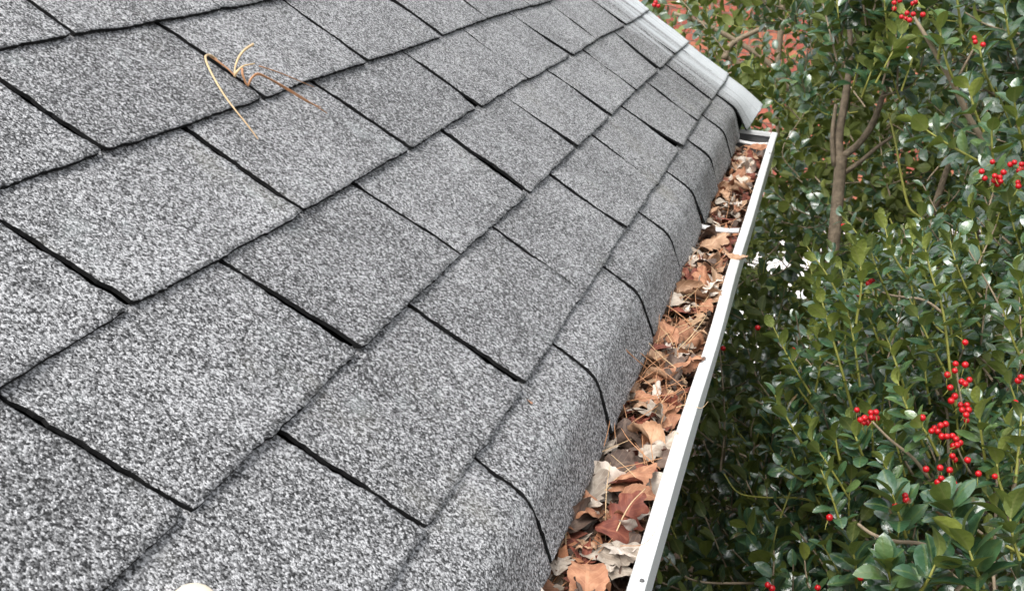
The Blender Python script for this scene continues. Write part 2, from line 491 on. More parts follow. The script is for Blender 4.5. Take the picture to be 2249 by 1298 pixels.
def shingle(c, i, seed):
    uLt, uLb, hLt, hLb = slot_line(c, i)
    uRt, uRb, hRt, hRb = slot_line(c, i + 1)
    last = uRb > RAKE - 0.04
    if uLb > RAKE - 0.04: return None
    if last: uRt = uRb = RAKE + random.Random(c).uniform(-.004, .004); hRt = hRb = 0
    r = random.Random(seed)
    ns, nr = 44, 26
    vb = (c - 1) * E_
    ext = 0.007
    q1, q2, q3 = vnoise(seed + 50), vnoise(seed + 90), vnoise(seed + 130)
    liftL, liftR = r.uniform(0, .0010), r.uniform(0, .0010)
    tilt = r.uniform(-.0014, .0014)
    total = 0.116 if c == 0 else E_
    top, bot = [], []
    for b_ in range(nr + 1):
        f = b_ / nr
        for a_ in range(ns + 1):
            s = a_ / ns
            g = min(f * (total + ext) / total, 1.0)
            L = (uLb + hLb) * (1 - g) + (uLt + hLt) * g
            R = (uRb - hRb) * (1 - g) + (uRt - hRt) * g
            u = L + (R - L) * s
            je = 0.0006 * r.gauss(0, 1)
            if a_ in (0, ns): u += je + 0.0009 * float(q3(f * 9 + a_))
            d = f * (total + ext)
            if b_ == 0: d += 0.0005 * r.gauss(0, 1) + 0.0006 * float(q1(s * 7)) + 0.0010 * float(n1d(u * 4 + c * 7.3))
            d0 = d + tilt * (s - .5) * 2 * (1 - g) + 0.0012 * float(n2d(c * 3.1 + u * 2.2)) * (1 - g)
            if a_ in (0, ns) and b_ == 0: d0 += 0.0012
            if c == 0:
                T = total - d0              # distance from B1 down
                w = -0.0043 + 0.0022 * min(1, max(0, T / 0.04))
                if T <= 0.038: v = -T
                else:
                    ang = droop(u)
                    ang *= 1 + 0.04 * float(q2(s * 3))
                    if u < 2.1 and i >= 4: w += 0.0016 * math.sin(s * 9 + seed) * min(1, (T - .038) / .04)
                    dv, dw = eave_profile(T - 0.038, ang)
                    v = -0.038 + dv
                    w += dw
                    # a curled edge beside wide slots
                    w += 0.0025 * math.exp(-min(s, 1 - s) / .08) * min(1, (T - .04) / .06) * (0.5 + r.random() * .1)
            else:
                v = vb + d0
                w = -0.0045 * d0 / E_
                fall = max(0, 1 - d0 / 0.07) ** 1.6
                w += fall * (liftL * (1 - s) ** 2 + liftR * s ** 2) + 0.0009 * float(q2(s * 4 + 3)) * fall
                w += 0.0006 * float(q1(s * 5 + f * 3))
                if d0 > E_ - 0.004: w = min(w, -0.0045 * d0 / E_ - 0.0002)
            top.append((u, v, w))
            bot.append((u, v, w - 0.0035))
    n = (ns + 1) * (nr + 1)
    V = list(r2w(top)) + list(r2w(bot))
    F, mi, sm = [], [], []
    for b_ in range(nr):
        for a_ in range(ns):
            k = b_ * (ns + 1) + a_
            F.append((k, k + 1, k + ns + 2, k + ns + 1)); mi.append(0); sm.append(True)
    def edge(ids):
        for x, y in zip(ids[:-1], ids[1:]):
            F.append((x, x + n, y + n, y)); mi.append(1); sm.append(False)
    edge([a_ for a_ in range(ns + 1)])
    edge([b_ * (ns + 1) for b_ in range(nr, -1, -1)])
    edge([b_ * (ns + 1) + ns for b_ in range(nr + 1)])
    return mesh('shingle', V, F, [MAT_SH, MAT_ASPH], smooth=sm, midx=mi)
for c in range(0, 9):
    for i in range(-5, 9):
        uLt, uLb, _, _ = slot_line(c, i)
        ctr = r2w((uLb + TAB / 2, (c - .5) * E_, 0))
        px, py, dz = project(ctr)
        if dz < 0.25 or not (-700 < px < 2500 and -420 < py < 1900): continue
        me = shingle(c, i, 1000 + c * 40 + i)
        if me: obj('shingle', me, deck)
# rake trim, fascia, soffit, wall (all below the roof)
V, F = [], []
for u in (RAKE - 0.06, RAKE - 0.035):
    for (v, w) in ((-0.06, -0.02), (1.25, -0.02), (1.25, -0.17), (-0.02, -0.17)):
        V.append(r2w((u, v, w)))
F = [(0, 1, 2, 3), (7, 6, 5, 4), (0, 4, 5, 1), (1, 5, 6, 2), (2, 6, 7, 3), (3, 7, 4, 0)]
obj('rake_board', mesh('rake_board', V, F, MAT_TRIM, smooth=False), house)
obj('fascia_board', mesh('fascia_board', *box(-0.012, 0.010, -2.2, RAKE - 0.065, -0.235, -0.052), MAT_TRIM, smooth=False), house)
obj('soffit', mesh('soffit', *box(-0.42, -0.014, -2.2, RAKE - 0.065, -0.245, -0.225), MAT_TRIM, smooth=False), house)
obj('wall', mesh('wall', *box(-3.2, -0.40, -2.2, RAKE - 0.30, GZ + 0.002, -0.247), MAT_SIDING, smooth=False), house)

# ------------------------------------------------------------------ rain gutter
GX, GTOP, GU0, GU1 = 0.1448, -0.0901, -1.1, 2.20
gutter = empty('rain_gutter', (0.08, 0.5, GTOP - 0.12))
tag(gutter, 'white metal rain gutter packed with dead leaves along the roof edge', 'gutter')
def gy(y): return 0.0
def extrude(name, prof, mat, y0, y1, par, closed=False, ny=24, wob=0.0):
    V, F = [], []
    n = len(prof)
    q = vnoise(77)
    for k in range(ny + 1):
        y = y0 + (y1 - y0) * k / ny
        dx = wob * float(q(y * 3.0))
        for (x, z) in prof: V.append((x + dx, y, z))
    for k in range(ny):
        for j in range(n if closed else n - 1):
            j2 = (j + 1) % n
            F.append((k * n + j, k * n + j2, (k + 1) * n + j2, (k + 1) * n + j))
    if closed:
        F.append(tuple(range(n - 1, -1, -1)))
        F.append(tuple(ny * n + j for j in range(n)))
    return obj(name, mesh(name, V, F, mat, smooth=False), par)
def offs(prof, d):
    P = np.asarray(prof, float)
    T = np.gradient(P, axis=0); T /= np.linalg.norm(T, axis=1)[:, None]
    return P + np.stack([-T[:, 1], T[:, 0]], 1) * d
# K-style front: under the lip, out-curving ogee, floor, back
front = [(GX - 0.0030, GTOP - 0.0105), (GX - 0.0022, GTOP - 0.014), (GX - 0.0014, GTOP - 0.055)]
for k in range(9):
    a = k / 8
    front.append((GX - 0.0014 - 0.050 * (a + 0.14 * math.sin(2 * math.pi * a)), GTOP - 0.057 - 0.044 * a))
front += [(GX - 0.0540, GTOP - 0.108), (GX - 0.056, GTOP - 0.118)]
outer = front + [(0.020, GTOP - 0.118), (0.0165, GTOP - 0.114), (0.0165, GTOP + 0.012)]
extrude('trough', list(outer), MAT_WHITE, GU0, GU1, gutter)
inner = [tuple(p) for p in offs(outer, -0.0016)]
extrude('trough_lining', inner, MAT_INNER, GU0, GU1 - 0.001, gutter)
lip = [(GX - 0.0140, GTOP - 0.0085), (GX - 0.0145, GTOP - 0.002), (GX - 0.0135, GTOP - 0.0004), (GX - 0.002, GTOP), (GX - 0.0003, GTOP - 0.0012),
       (GX, GTOP - 0.003), (GX, GTOP - 0.0085), (GX - 0.0016, GTOP - 0.0104), (GX - 0.006, GTOP - 0.0106)]
extrude('lip', lip, MAT_WHITE, GU0, GU1 + 0.002, gutter, closed=True, ny=40, wob=0.0006)
# end cap: dirty grey inside, white rim
capp = [(0.0185, GTOP - 0.004)] + [(GX - 0.0150, GTOP - 0.004)] + [p for p in inner[2:-2]]
n = len(capp)
V = [(x, GU1 - 0.003, z) for x, z in capp] + [(x, GU1 + 0.0, z) for x, z in capp]
F = [tuple(range(n)), tuple(range(2 * n - 1, n - 1, -1))] + [(j, j + n, (j + 1) % n + n, (j + 1) % n) for j in range(n)]
ecap = obj('end_cap', mesh('end_cap', V, F, MAT_INNER, smooth=False), gutter)
obj('rim', mesh('rim', *box(0.0187, GX - 0.0152, GU1 - 0.006, GU1 + 0.004, GTOP - 0.0105, GTOP - 0.0015), MAT_WHITE, smooth=False), ecap)
def hanger(y, zoff):
    prof = []
    for k in range(13):
        a = k / 12
        prof.append((0.022 + a * (GX - 0.022 - 0.016), GTOP + zoff - 0.004 - 0.010 * math.sin(math.pi * (0.15 + 0.85 * a)) * a + 0.004 * (1 - a)))
    V, F = [], []
    hw = 0.008
    for (x, z) in prof:
        V += [(x, y - hw, z - 0.0035), (x, y - hw, z), (x, y - hw * .5, z + 0.0022), (x, y + hw * .5, z + 0.0022), (x, y + hw, z), (x, y + hw, z - 0.0035)]
    for k in range(12):
        for j in range(6):
            j2 = (j + 1) % 6
            F.append((k * 6 + j, k * 6 + j2, k * 6 + 6 + j2, k * 6 + 6 + j))
    F += [(5, 4, 3, 2, 1, 0), tuple(72 + j for j in range(6))]
    return obj('hanger', mesh('hanger', V, F, MAT_HANG), gutter)
hanger(1.215, 0.006); hanger(2.09, -0.004)
for y in (1.93, 0.02):
    P = at(1683, 371, project((GX - .003, 1.93, GTOP))[2])
    V, F = tube([(GX - 0.004, y, GTOP - 0.001), (GX - 0.004, y, GTOP + 0.0016)], [0.0024, 0.0018], 8)
    obj('screw', mesh('screw', V, F, MAT_INNER), gutter)

# ------------------------------------------------------------------ neighbouring brick house
bw = empty('brick_house', (1.0, 11.6, GZ))
bw.rotation_euler = (0, 0, rad(14))
tag(bw, 'red brick house seen through the leaves beyond the roof corner', 'house')
def child(name, me, par, mat4=None):
    o = bpy.data.objects.new(name, me)
    COL.objects.link(o)
    o.parent = par
    if mat4 is not None: o.matrix_local = mat4
    return o
HB = 3.4
wallp = child('wall', mesh('wall', *box(-5, 5, 0.012, 0.3, 0.0, HB), MAT_MORTAR, smooth=False), bw)
child('roof', mesh('roof', [(-5.3, -0.4, HB - .05), (5.3, -0.4, HB - .05), (5.3, 2.5, HB + 1.4), (-5.3, 2.5, HB + 1.4), (-5.3, -0.4, HB - .09), (5.3, -0.4, HB - .09), (5.3, 2.5, HB + 1.36), (-5.3, 2.5, HB + 1.36)],
      [(0, 1, 2, 3), (7, 6, 5, 4), (0, 4, 5, 1), (1, 5, 6, 2), (2, 6, 7, 3), (3, 7, 4, 0)], MAT_ASPH, smooth=False), bw)
BL, BH, BJ = 0.2, 0.0575, 0.0102
brk = []
for m_ in MAT_BRICKS:
    V, F = box(-BL / 2, BL / 2, 0, 0.06, 0, BH)
    V = [(x * (0.985 if y == 0 else 1), y, BH / 2 + (z - BH / 2) * (0.95 if y == 0 else 1)) for x, y, z in V]
    brk.append(mesh('brick', V, F, m_, smooth=False))
cand, rest = [], []
BM = Matrix.Translation(bw.location) @ Matrix.Rotation(rad(14), 4, 'Z')
for row in range(int(HB / (BH + BJ))):
    for k in range(-24, 25):
        x = k * (BL + BJ) + (0.105 if row % 2 else 0)
        if abs(x) > 4.88: continue
        z = 0.006 + row * (BH + BJ)
        p = BM @ Vector((x, 0, z))
        px, py, _ = project(np.array(p))
        (cand if (1410 < px < 1790 and -15 < py < 330) else rest).append((x, z))
for x, z in cand[:300]:
    child('brick', random.choice(brk), wallp, Matrix.Translation((x + random.uniform(-.002, .002), random.uniform(-.0025, .0015), z)))
parts = []
for x, z in rest + cand[300:]:
    V, F = box(x - BL / 2, x + BL / 2, random.uniform(-.0025, .0015), 0.03, z, z + BH)
    parts.append((V, F))
V, F = join(parts)
mi = np.repeat(np.random.default_rng(5).integers(0, 3, len(parts)), 6)
tag(child('brickwork', mesh('brickwork', V, F, MAT_BRICKS, smooth=False, midx=mi), wallp), kind='stuff')

# ------------------------------------------------------------------ dead leaves
def curl(P, k1, k2, crumple, seed):
    r = np.random.default_rng(seed)
    P = np.array(P, float)
    ph = r.uniform(0, 6, 6)
    P[:, 2] += crumple * (np.sin(P[:, 0] * 9 + ph[0]) * np.cos(P[:, 1] * 8 + ph[1]) + 0.7 * np.sin(P[:, 0] * 17 + P[:, 1] * 13 + ph[2]) + .4 * np.sin(P[:, 1] * 29 + ph[3]))
    P[:, 0] += crumple * .5 * np.sin(P[:, 1] * 11 + ph[4])
    if abs(k1) > 1e-3:
        x, z = P[:, 0].copy(), P[:, 2].copy()
        P[:, 0] = np.sin(k1 * x) * (1 / k1 - z); P[:, 2] = 1 / k1 - np.cos(k1 * x) * (1 / k1 - z)
    if abs(k2) > 1e-3:
        y, z = P[:, 1].copy(), P[:, 2].copy()
        P[:, 1] = np.sin(k2 * y) * (1 / k2 - z); P[:, 2] = 1 / k2 - np.cos(k2 * y) * (1 / k2 - z)
    P -= (P.max(0) + P.min(0)) / 2
    return P
def dead_leaf_geo(kind, seed, k1, k2, crumple):
    r = np.random.default_rng(seed)
    V, UV, F = [], [], []
    if kind == 'maple':
        na, nr_ = 72, 6
        lob = [(-125, .5), (-62, .86), (0, 1.0), (62, .86), (125, .5)]
        for a in range(na):
            th = -180 + 360 * a / na
            R = 0.20
            for c_, l_ in lob:
                d = abs(th - c_) / 34
                R = max(R, l_ * max(0, (1 - d)) ** 0.75 + 0.08 * max(0, 1 - d) * math.cos(d * 14))
            R = max(R, .24 if abs(th) < 150 else .12) * (1 + .05 * r.normal())
            for q in range(1, nr_ + 1):
                rr = R * q / nr_ * .58
                V.append((rr * math.sin(rad(th)), rr * math.cos(rad(th)) - .1, 0)); UV.append((rr * math.sin(rad(th)) * 1.2, rr * math.cos(rad(th))))
        V.append((0, -.1, 0)); UV.append((0, 0))
        cidx = len(V) - 1
        for a in range(na):
            b_ = (a + 1) % na
            F.append((cidx, b_ * nr_, a * nr_))
            for q in range(nr_ - 1):
                F.append((a * nr_ + q, b_ * nr_ + q, b_ * nr_ + q + 1, a * nr_ + q + 1))
    else:
        nt_, nc = 30, 8
        ph = r.uniform(0, 1)
        for k in range(nt_ + 1):
            t = k / nt_
            env = math.sin(math.pi * min(1, t * .97 + .02) ** .85) ** .75
            if kind == 'oak':
                x = (t * 3.6 + ph) % 1
                h = .34 * env * (.42 + .58 * (1 - abs(2 * x - 1)) ** .8) + .015
            else:
                h = .27 * env + .008
            for j in range(-nc, nc + 1):
                s = j / nc
                e = (1 + .05 * r.normal()) if abs(j) == nc else 1
                V.append((s * h * e, t - .5 + (abs(s) * h * .5 if kind == 'oak' else abs(s) * h * .15), 0)); UV.append((s * h, t))
        w = 2 * nc + 1
        for k in range(nt_):
            for j in range(w - 1):
                F.append((k * w + j, k * w + j + 1, k * w + w + j + 1, k * w + w + j))
    P = curl(V, k1, k2, crumple, seed)
    # leaf stalk
    return P, F, UV
LEAFM = {}
def dead_leaf_mesh(kind, var, mi):
    key = (kind, var, mi)
    if key not in LEAFM:
        r = np.random.default_rng(hash((kind == 'oak', kind == 'maple', var)) % 9999)
        k1 = [1.0, -2.0, 3.2, -5.0, 7.0, 2.2][var % 6] * r.uniform(.8, 1.2)
        k2 = r.uniform(-2.2, 2.2)
        P, F, UV = dead_leaf_geo(kind, 100 + var, k1, k2, [.018, .03, .022, .034, .015, .05][var % 6])
        LEAFM[key] = mesh('dead_leaf', P, F, DL[mi], uv=UV)
    return LEAFM[key]
def frame(P, yaw, pitch, roll, s):
    return Matrix.Translation([float(c) for c in P]) @ Matrix.Rotation(yaw, 4, 'Z') @ Matrix.Rotation(pitch, 4, 'X') @ Matrix.Rotation(roll, 4, 'Y') @ Matrix.Diagonal((s, s, s, 1))
# litter bed under the leaves (uncountable crumbs)
hz1, hz2 = vnoise(21), vnoise(22)
def litter_z(x, y):
    ed = max(0, (x - 0.110) / 0.022)
    return GTOP - 0.022 + 0.006 * float(hz1(y * 14 + x * 30)) - 0.008 * min(1, ed) + 0.0 * x - 0.034 * min(1, max(0, (y - 1.98) / .10))
V, F = [], []
ny_, nx_ = 420, 16
lr = np.random.default_rng(8)
for k in range(ny_ + 1):
    y = -0.45 + (2.16 + 0.45) * k / ny_
    for j in range(nx_ + 1):
        x = 0.020 + (GX - 0.0135 - 0.020) * j / nx_
        V.append((x, y, litter_z(x, y) - 0.008 + 0.004 * lr.normal()))
for k in range(ny_):
    for j in range(nx_):
        q = k * (nx_ + 1) + j
        F.append((q, q + 1, q + nx_ + 2, q + nx_ + 1))
LI = [0] * len(F)
for k in range(2600):
    y = -0.3 + 2.4 * lr.random()
    x = lr.uniform(0.03, GX - 0.022)
    z = litter_z(x, y) + lr.uniform(-.004, .008)
    yaw = lr.uniform(0, 6.28); sz = lr.uniform(.004, .012)
    c0, s0 = math.cos(yaw) * sz, math.sin(yaw) * sz
    th = lr.normal(0, .5)
    q = len(V)
    V += [(x + c0, y + s0, z + th * sz), (x - s0 * .5, y + c0 * .5, z + lr.normal(0, .3) * sz), (x - c0, y - s0, z - th * sz), (x + s0 * .6, y - c0 * .6, z + lr.normal(0, .3) * sz)]
    F.append((q, q + 1, q + 2, q + 3)); LI.append(int(lr.integers(1, 6)))
LMATS = [MAT_LITTER] + [plain('leaf_crumb', c, .7, .3, 120, spec=.2) for c in ((.34, .15, .075), (.40, .26, .16), (.40, .33, .26), (.16, .055, .035), (.09, .06, .045))]
tag(obj('leaf_litter', mesh('leaf_litter', V, F, LMATS, smooth=False, midx=LI)), 'dark crumbled leaf litter under the dead leaves in the gutter', 'leaf litter', kind='stuff')

LG = 'dead leaves heaped in the gutter'
def add_leaf(P, yaw, pitch, roll, s, kind, var, mi, label, group=LG):
    o = obj('dead_leaf', dead_leaf_mesh(kind, var, mi))
    o.matrix_world = frame(P, yaw, pitch, roll, s)
    return tag(o, label, 'leaf', group)
COLN = ['orange', 'tan', 'grey', 'reddish brown', 'dark brown', 'pale cream']
KINDN = {'oak': 'lobed', 'maple': 'star-shaped', 'ovate': 'narrow'}
def zone(y):
    for lim, txt in ((0.05, 'at the bottom of the picture'), (0.17, 'around the large arched orange leaf'), (0.33, 'around the tan rolled tube leaf'),
                     (0.50, 'around the bright orange lobed leaf'), (0.72, 'where the pine needles pile up'), (0.92, 'around the pinkish rolled leaf'),
                     (1.20, 'just in front of the hanger'), (1.50, 'just beyond the hanger'), (1.85, 'between hanger and end cap')):
        if y < lim: return txt
    return 'near the end cap'
def across(x):
    return 'by the shingle edge' if x < 0.077 else 'against the lip' if x > 0.106 else 'in mid gutter'
cnt = 0
lrnd = random.Random(31)
while cnt < 275:
    y = -0.12 + 2.24 * lrnd.random() ** 1.0
    x = lrnd.uniform(0.050, 0.126)
    kind = lrnd.choices(['oak', 'maple', 'ovate'], [4, 3, 5])[0]
    s = lrnd.uniform(.030, .062) * (1.15 if kind == 'ovate' else 1)
    mi = lrnd.choices(range(6), [5, 5, 4, 4, 3.5, 1.5])[0]
    layer = lrnd.random()
    if abs(y - 1.205) < .035 or y > 2.085: continue
    yaw = lrnd.gauss(0, 0.9)
    z = litter_z(x, y) + 0.004 + 0.014 * layer
    if x + s * .28 > GX - 0.016: x = GX - 0.017 - s * .28
    if x < 0.066: z = min(z, GTOP - 0.016)
    add_leaf((x, y, z), yaw, lrnd.gauss(0, .38), lrnd.gauss(0, .5), s, kind, lrnd.randrange(6), mi,
             '%s%s %s dead leaf %s %s' % ('small ' if s < .04 else 'large ' if s > .056 else '', COLN[mi], KINDN[kind], across(x), zone(y)))
    cnt += 1
def hero(px, py, z, s, kind, var, mi, yaw, pitch, roll, label):
    P = on_level(px, py, GTOP + z)
    return add_leaf(P, rad(yaw), rad(pitch), rad(roll), s, kind, var, mi, label, None)
hero(1388, 1050, -0.006, 0.062, 'ovate', 2, 0, -40, 14, 172, 'large arched orange leaf over a dark hollow in the near gutter')
hero(1290, 1272, -0.004, 0.060, 'ovate', 0, 0, 12, 16, 0, 'smooth rounded orange leaf at the bottom of the picture beside the shingles')
hero(1352, 1208, -0.006, 0.052, 'maple', 0, 5, 30, -14, 12, 'pale cream pointed leaf lying open against the near gutter lip')
hero(1372, 1135, -0.007, 0.060, 'oak', 1, 3, -20, 20, 20, 'dark reddish brown leaf below the large arched orange leaf')
hero(1404, 1092, -0.008, 0.046, 'ovate', 0, 0, -70, 8, 14, 'flat tan orange leaf touching the gutter lip below the long crinkled leaf')
hero(1272, 1196, -0.016, 0.052, 'ovate', 1, 3, 60, -8, 10, 'rust red leaf tucked under the shingle edge near the bottom')
hero(1464, 905, -0.008, 0.056, 'oak', 0, 0, 20, 10, -12, 'bright orange lobed leaf beside the gutter lip in the nearer middle')
hero(1412, 905, -0.006, 0.062, 'maple', 0, 2, 70, 8, 8, 'broad grey leaf with dark veins next to the bright orange lobed leaf')
hero(1420, 952, -0.004, 0.060, 'ovate', 4, 1, 42, 4, 0, 'tan leaf rolled into a tube below the broad grey leaf')
hero(1446, 985, -0.010, 0.060, 'oak', 3, 2, -30, 8, 10, 'long crinkled beige leaf lying across toward the gutter lip')
hero(1562, 536, -0.004, 0.072, 'oak', 1, 1, -35, 10, 5, 'large tan lobed leaf just in front of the white hanger')
hero(1518, 645, -0.004, 0.075, 'ovate', 4, 1, -72, 0, 20, 'pinkish tan rolled leaf lying crossways in the farther middle')
hero(1562, 580, -0.001, 0.062, 'maple', 5, 1, 20, 10, 20, 'crumpled pale tan leaf behind the pinkish rolled leaf')
hero(1524, 602, -0.012, 0.066, 'ovate', 0, 3, -10, 12, 18, 'dark red brown leaf beside the shingle edge and the crumpled pale leaf')
hero(1562, 640, -0.004, 0.055, 'ovate', 1, 5, 10, 0, -20, 'pale leaf standing against the lip near the crumpled tan leaf')
hero(1662, 322, -0.006, 0.060, 'ovate', 1, 0, -60, 4, 10, 'orange leaf lying just in front of the gutter end cap')
hero(1655, 345, -0.012, 0.065, 'oak', 3, 4, -30, 4, 10, 'dark brown crumpled leaf near the gutter end cap')
hero(1630, 380, -0.010, 0.060, 'maple', 1, 3, -10, 4, 0, 'rust coloured leaf near the lip screw at the far end')
o = add_leaf((GX - 0.010, 1.045, GTOP + 0.004), rad(78), rad(6), rad(14), 0.042, 'ovate', 3, 1, 'small tan leaf folded over the white gutter lip', None)

# ------------------------------------------------------------------ pine needles
def needle(pts, label, mat, group, r0=0.00062, k=5, base=True):
    P = spline(pts, k)
    c0 = P.mean(0)
    n = len(P)
    V, F = tube(P - c0, [r0 * (1.0 - 0.55 * i / n) for i in range(n)], 5)
    o = obj('pine_needle', mesh('pine_needle', V, F, mat))
    o.location = [float(c) for c in c0]
    return tag(o, label, 'pine needle', group)
nr = random.Random(5)
NG = 'loose pine needles in the gutter'
for k in range(100):
    y = nr.choice([nr.gauss(0.62, .13), nr.uniform(-0.05, 1.1), nr.gauss(0.45, .2), nr.uniform(0.9, 2.0)])
    x = nr.uniform(0.06, 0.115)
    L = nr.uniform(.05, .12)
    th = nr.gauss(0.15, .55)
    z = GTOP + nr.uniform(-0.012, 0.006)
    d = np.array([math.sin(th), math.cos(th), nr.gauss(0, .10)])
    pe = np.array([math.cos(th), -math.sin(th), 0])
    bnd = nr.gauss(0, .10)
    pts = [np.array([x, y, z]) + d * L * a + pe * bnd * L * (4 * a * (1 - a)) + np.array([0, 0, .10 * L * 4 * a * (1 - a)]) for a in (-.5, -.2, .1, .5)]
    pts = [np.array([min(p[0], GX - 0.019), p[1], p[2]]) for p in pts]
    needle(pts, 'thin pine needle %s %s' % (across(x), zone(y)), MAT_NEEDLE if nr.random() < .7 else MAT_NEEDLE2, NG, r0=nr.uniform(.0005, .0008))
def roofpx(L, hs): return [r2w(on_roof(x, y, h)) for (x, y), h in zip(L, hs)]
def cc(L): return [(300 + x / 3.708, 50 + y / 3.708) for x, y in L]
needle(roofpx(cc([(650, 300), (600, 268), (562, 275), (575, 340), (640, 470), (720, 600), (810, 720), (900, 830), (990, 950)]), [.001, .006, .012, .014, .013, .011, .009, .006, .001]),
       'pale hooked pine needle looping down over the shingle joint', MAT_NEEDLE2, None, .0014)
needle(roofpx(cc([(600, 272), (680, 330), (740, 375), (795, 430)]), [.002, .003, .003, .002]), 'short red brown pine needle lying in the shingle slot', MAT_NEEDLE, None, .0013)
needle(roofpx(cc([(948, 178), (890, 215), (840, 270), (806, 350), (795, 432)]), [.022, .020, .015, .008, .002]), 'pale pine needle curving upward out of the shingle slot', MAT_NEEDLE2, None, .0017)
needle(roofpx(cc([(800, 440), (820, 400), (870, 355), (960, 335)]), [.002, .008, .013, .016]), 'short bright pine needle arching right from the slot', MAT_NEEDLE2, None, .0016)
needle(roofpx(cc([(860, 375), (865, 430), (903, 512), (930, 460), (985, 415), (1060, 445), (1200, 520), (1350, 610), (1550, 738)]), [.012, .008, .002, .008, .014, .014, .011, .008, .001]),
       'long orange pine needle running right across the butt line', MAT_NEEDLE, None, .0013)
needle(roofpx(cc([(905, 515), (945, 445), (1000, 425), (1100, 470), (1230, 550), (1380, 640), (1500, 690)]), [.002, .007, .011, .011, .009, .006, .001]),
       'second orange pine needle beside the long one on the roof', MAT_NEEDLE, None, .0013)
needle(roofpx(cc([(1000, 355), (1080, 380), (1180, 415), (1300, 465), (1445, 528)]), [.016, .014, .011, .008, .001]), 'pale orange pine needle lying highest of those right of the slot', MAT_NEEDLE, None, .0008)
needle([r2w(on_roof(1360, 752, -.012)), r2w(on_roof(1385, 778, -.018)), r2w(on_roof(1420, 808, -.03)), r2w(on_roof(1450, 832, -.04))],
       'brown pine needle sticking out over the bent shingle edge', MAT_NEEDLE, None, .0008)
needle([(GX - .03, .07, GTOP + .001), (GX - .012, .075, GTOP + .0035), (GX - .005, .10, GTOP + .004), (GX - .004, .125, GTOP + .006)], 'thin dark needle lying over the near white gutter lip', MAT_NEEDLE, None, .0004)
needle([(GX - .022, .40, GTOP + .001), (GX - .010, .41, GTOP + .003), (GX + .004, .405, GTOP + .003), (GX + .010, .42, GTOP + .006)], 'tan needle crossing the gutter lip beside the orange lobed leaf', MAT_NEEDLE2, None, .0005)
# unidentified cream object at the frame's foot and a leaf crumb on the shingle
def lump(name, P, R, mat, seed):
    V, F = [], []
    r = np.random.default_rng(seed)
    nu, nv = 14, 8
    for a in range(nv + 1):
        for b_ in range(nu):
            th, ph = math.pi * a / nv, 2 * math.pi * b_ / nu
            k = 1 + .06 * math.sin(3 * ph + seed) * math.sin(th)
            V.append((R[0] * k * math.sin(th) * math.cos(ph), R[1] * k * math.sin(th) * math.sin(ph), R[2] * math.cos(th)))
    for a in range(nv):
        for b_ in range(nu):
            F.append((a * nu + b_, a * nu + nu + b_, a * nu + nu + (b_ + 1) % nu, a * nu + (b_ + 1) % nu))
    o = obj(name, mesh(name, V, F, mat))
    o.location = [float(c) for c in P]
    return o
o = lump('lump', r2w(on_roof(428, 1320, 0.004)), (.014, .012, .009), plain('cream_lump', (.72, .64, .50), .7, .12, 80), 2)
tag(o, 'cream rounded object showing at the bottom edge of the roof', 'lump')
P = r2w(on_roof(1163, 881, -0.003))
o = add_leaf(P, 0.5, -PITCH * .2, PITCH, 0.012, 'oak', 0, 0, 'tiny orange leaf crumb stuck on a shingle near the eave', None)

# ------------------------------------------------------------------ hollies
ROWS = [0.0, 0.12, 0.32, 0.55, 0.76, 0.92, 1.0]
HALF = [0.025, 0.17, 0.275, 0.30, 0.24, 0.125, 0.0]
def leaf_template(fold, recurve, twist, wide=1.0):
    V, UV = [], []
    for t, h in zip(ROWS, HALF):
        h *= wide
        zc = recurve * (t - t * t * 1.6)
        for s in (-1, 0, 1):
            V.append((s * h, t, zc + fold * abs(s) * h + twist * s * (t - .5) * h)); UV.append((s * h, t))
    F = []
    for k in range(len(ROWS) - 1):
        for j in (0, 1):
            a = k * 3 + j
            F.append((a, a + 1, a + 4, a + 3))
    return np.array(V), F, np.array(UV)
TEMPL = [leaf_template(.30, .22, .25), leaf_template(-.25, .30, -.3, 1.08), leaf_template(.45, .10, .1, .9), leaf_template(.10, .42, .4, 1.05)]
LT = [[mesh('leaf', v, f, MAT_HOLLY, uv=u, attr=np.full(len(v), tn)) for tn in (.12, .3, .5, .72, .92)] for v, f, u in TEMPL]
TN = [.12, .3, .5, .72, .92]
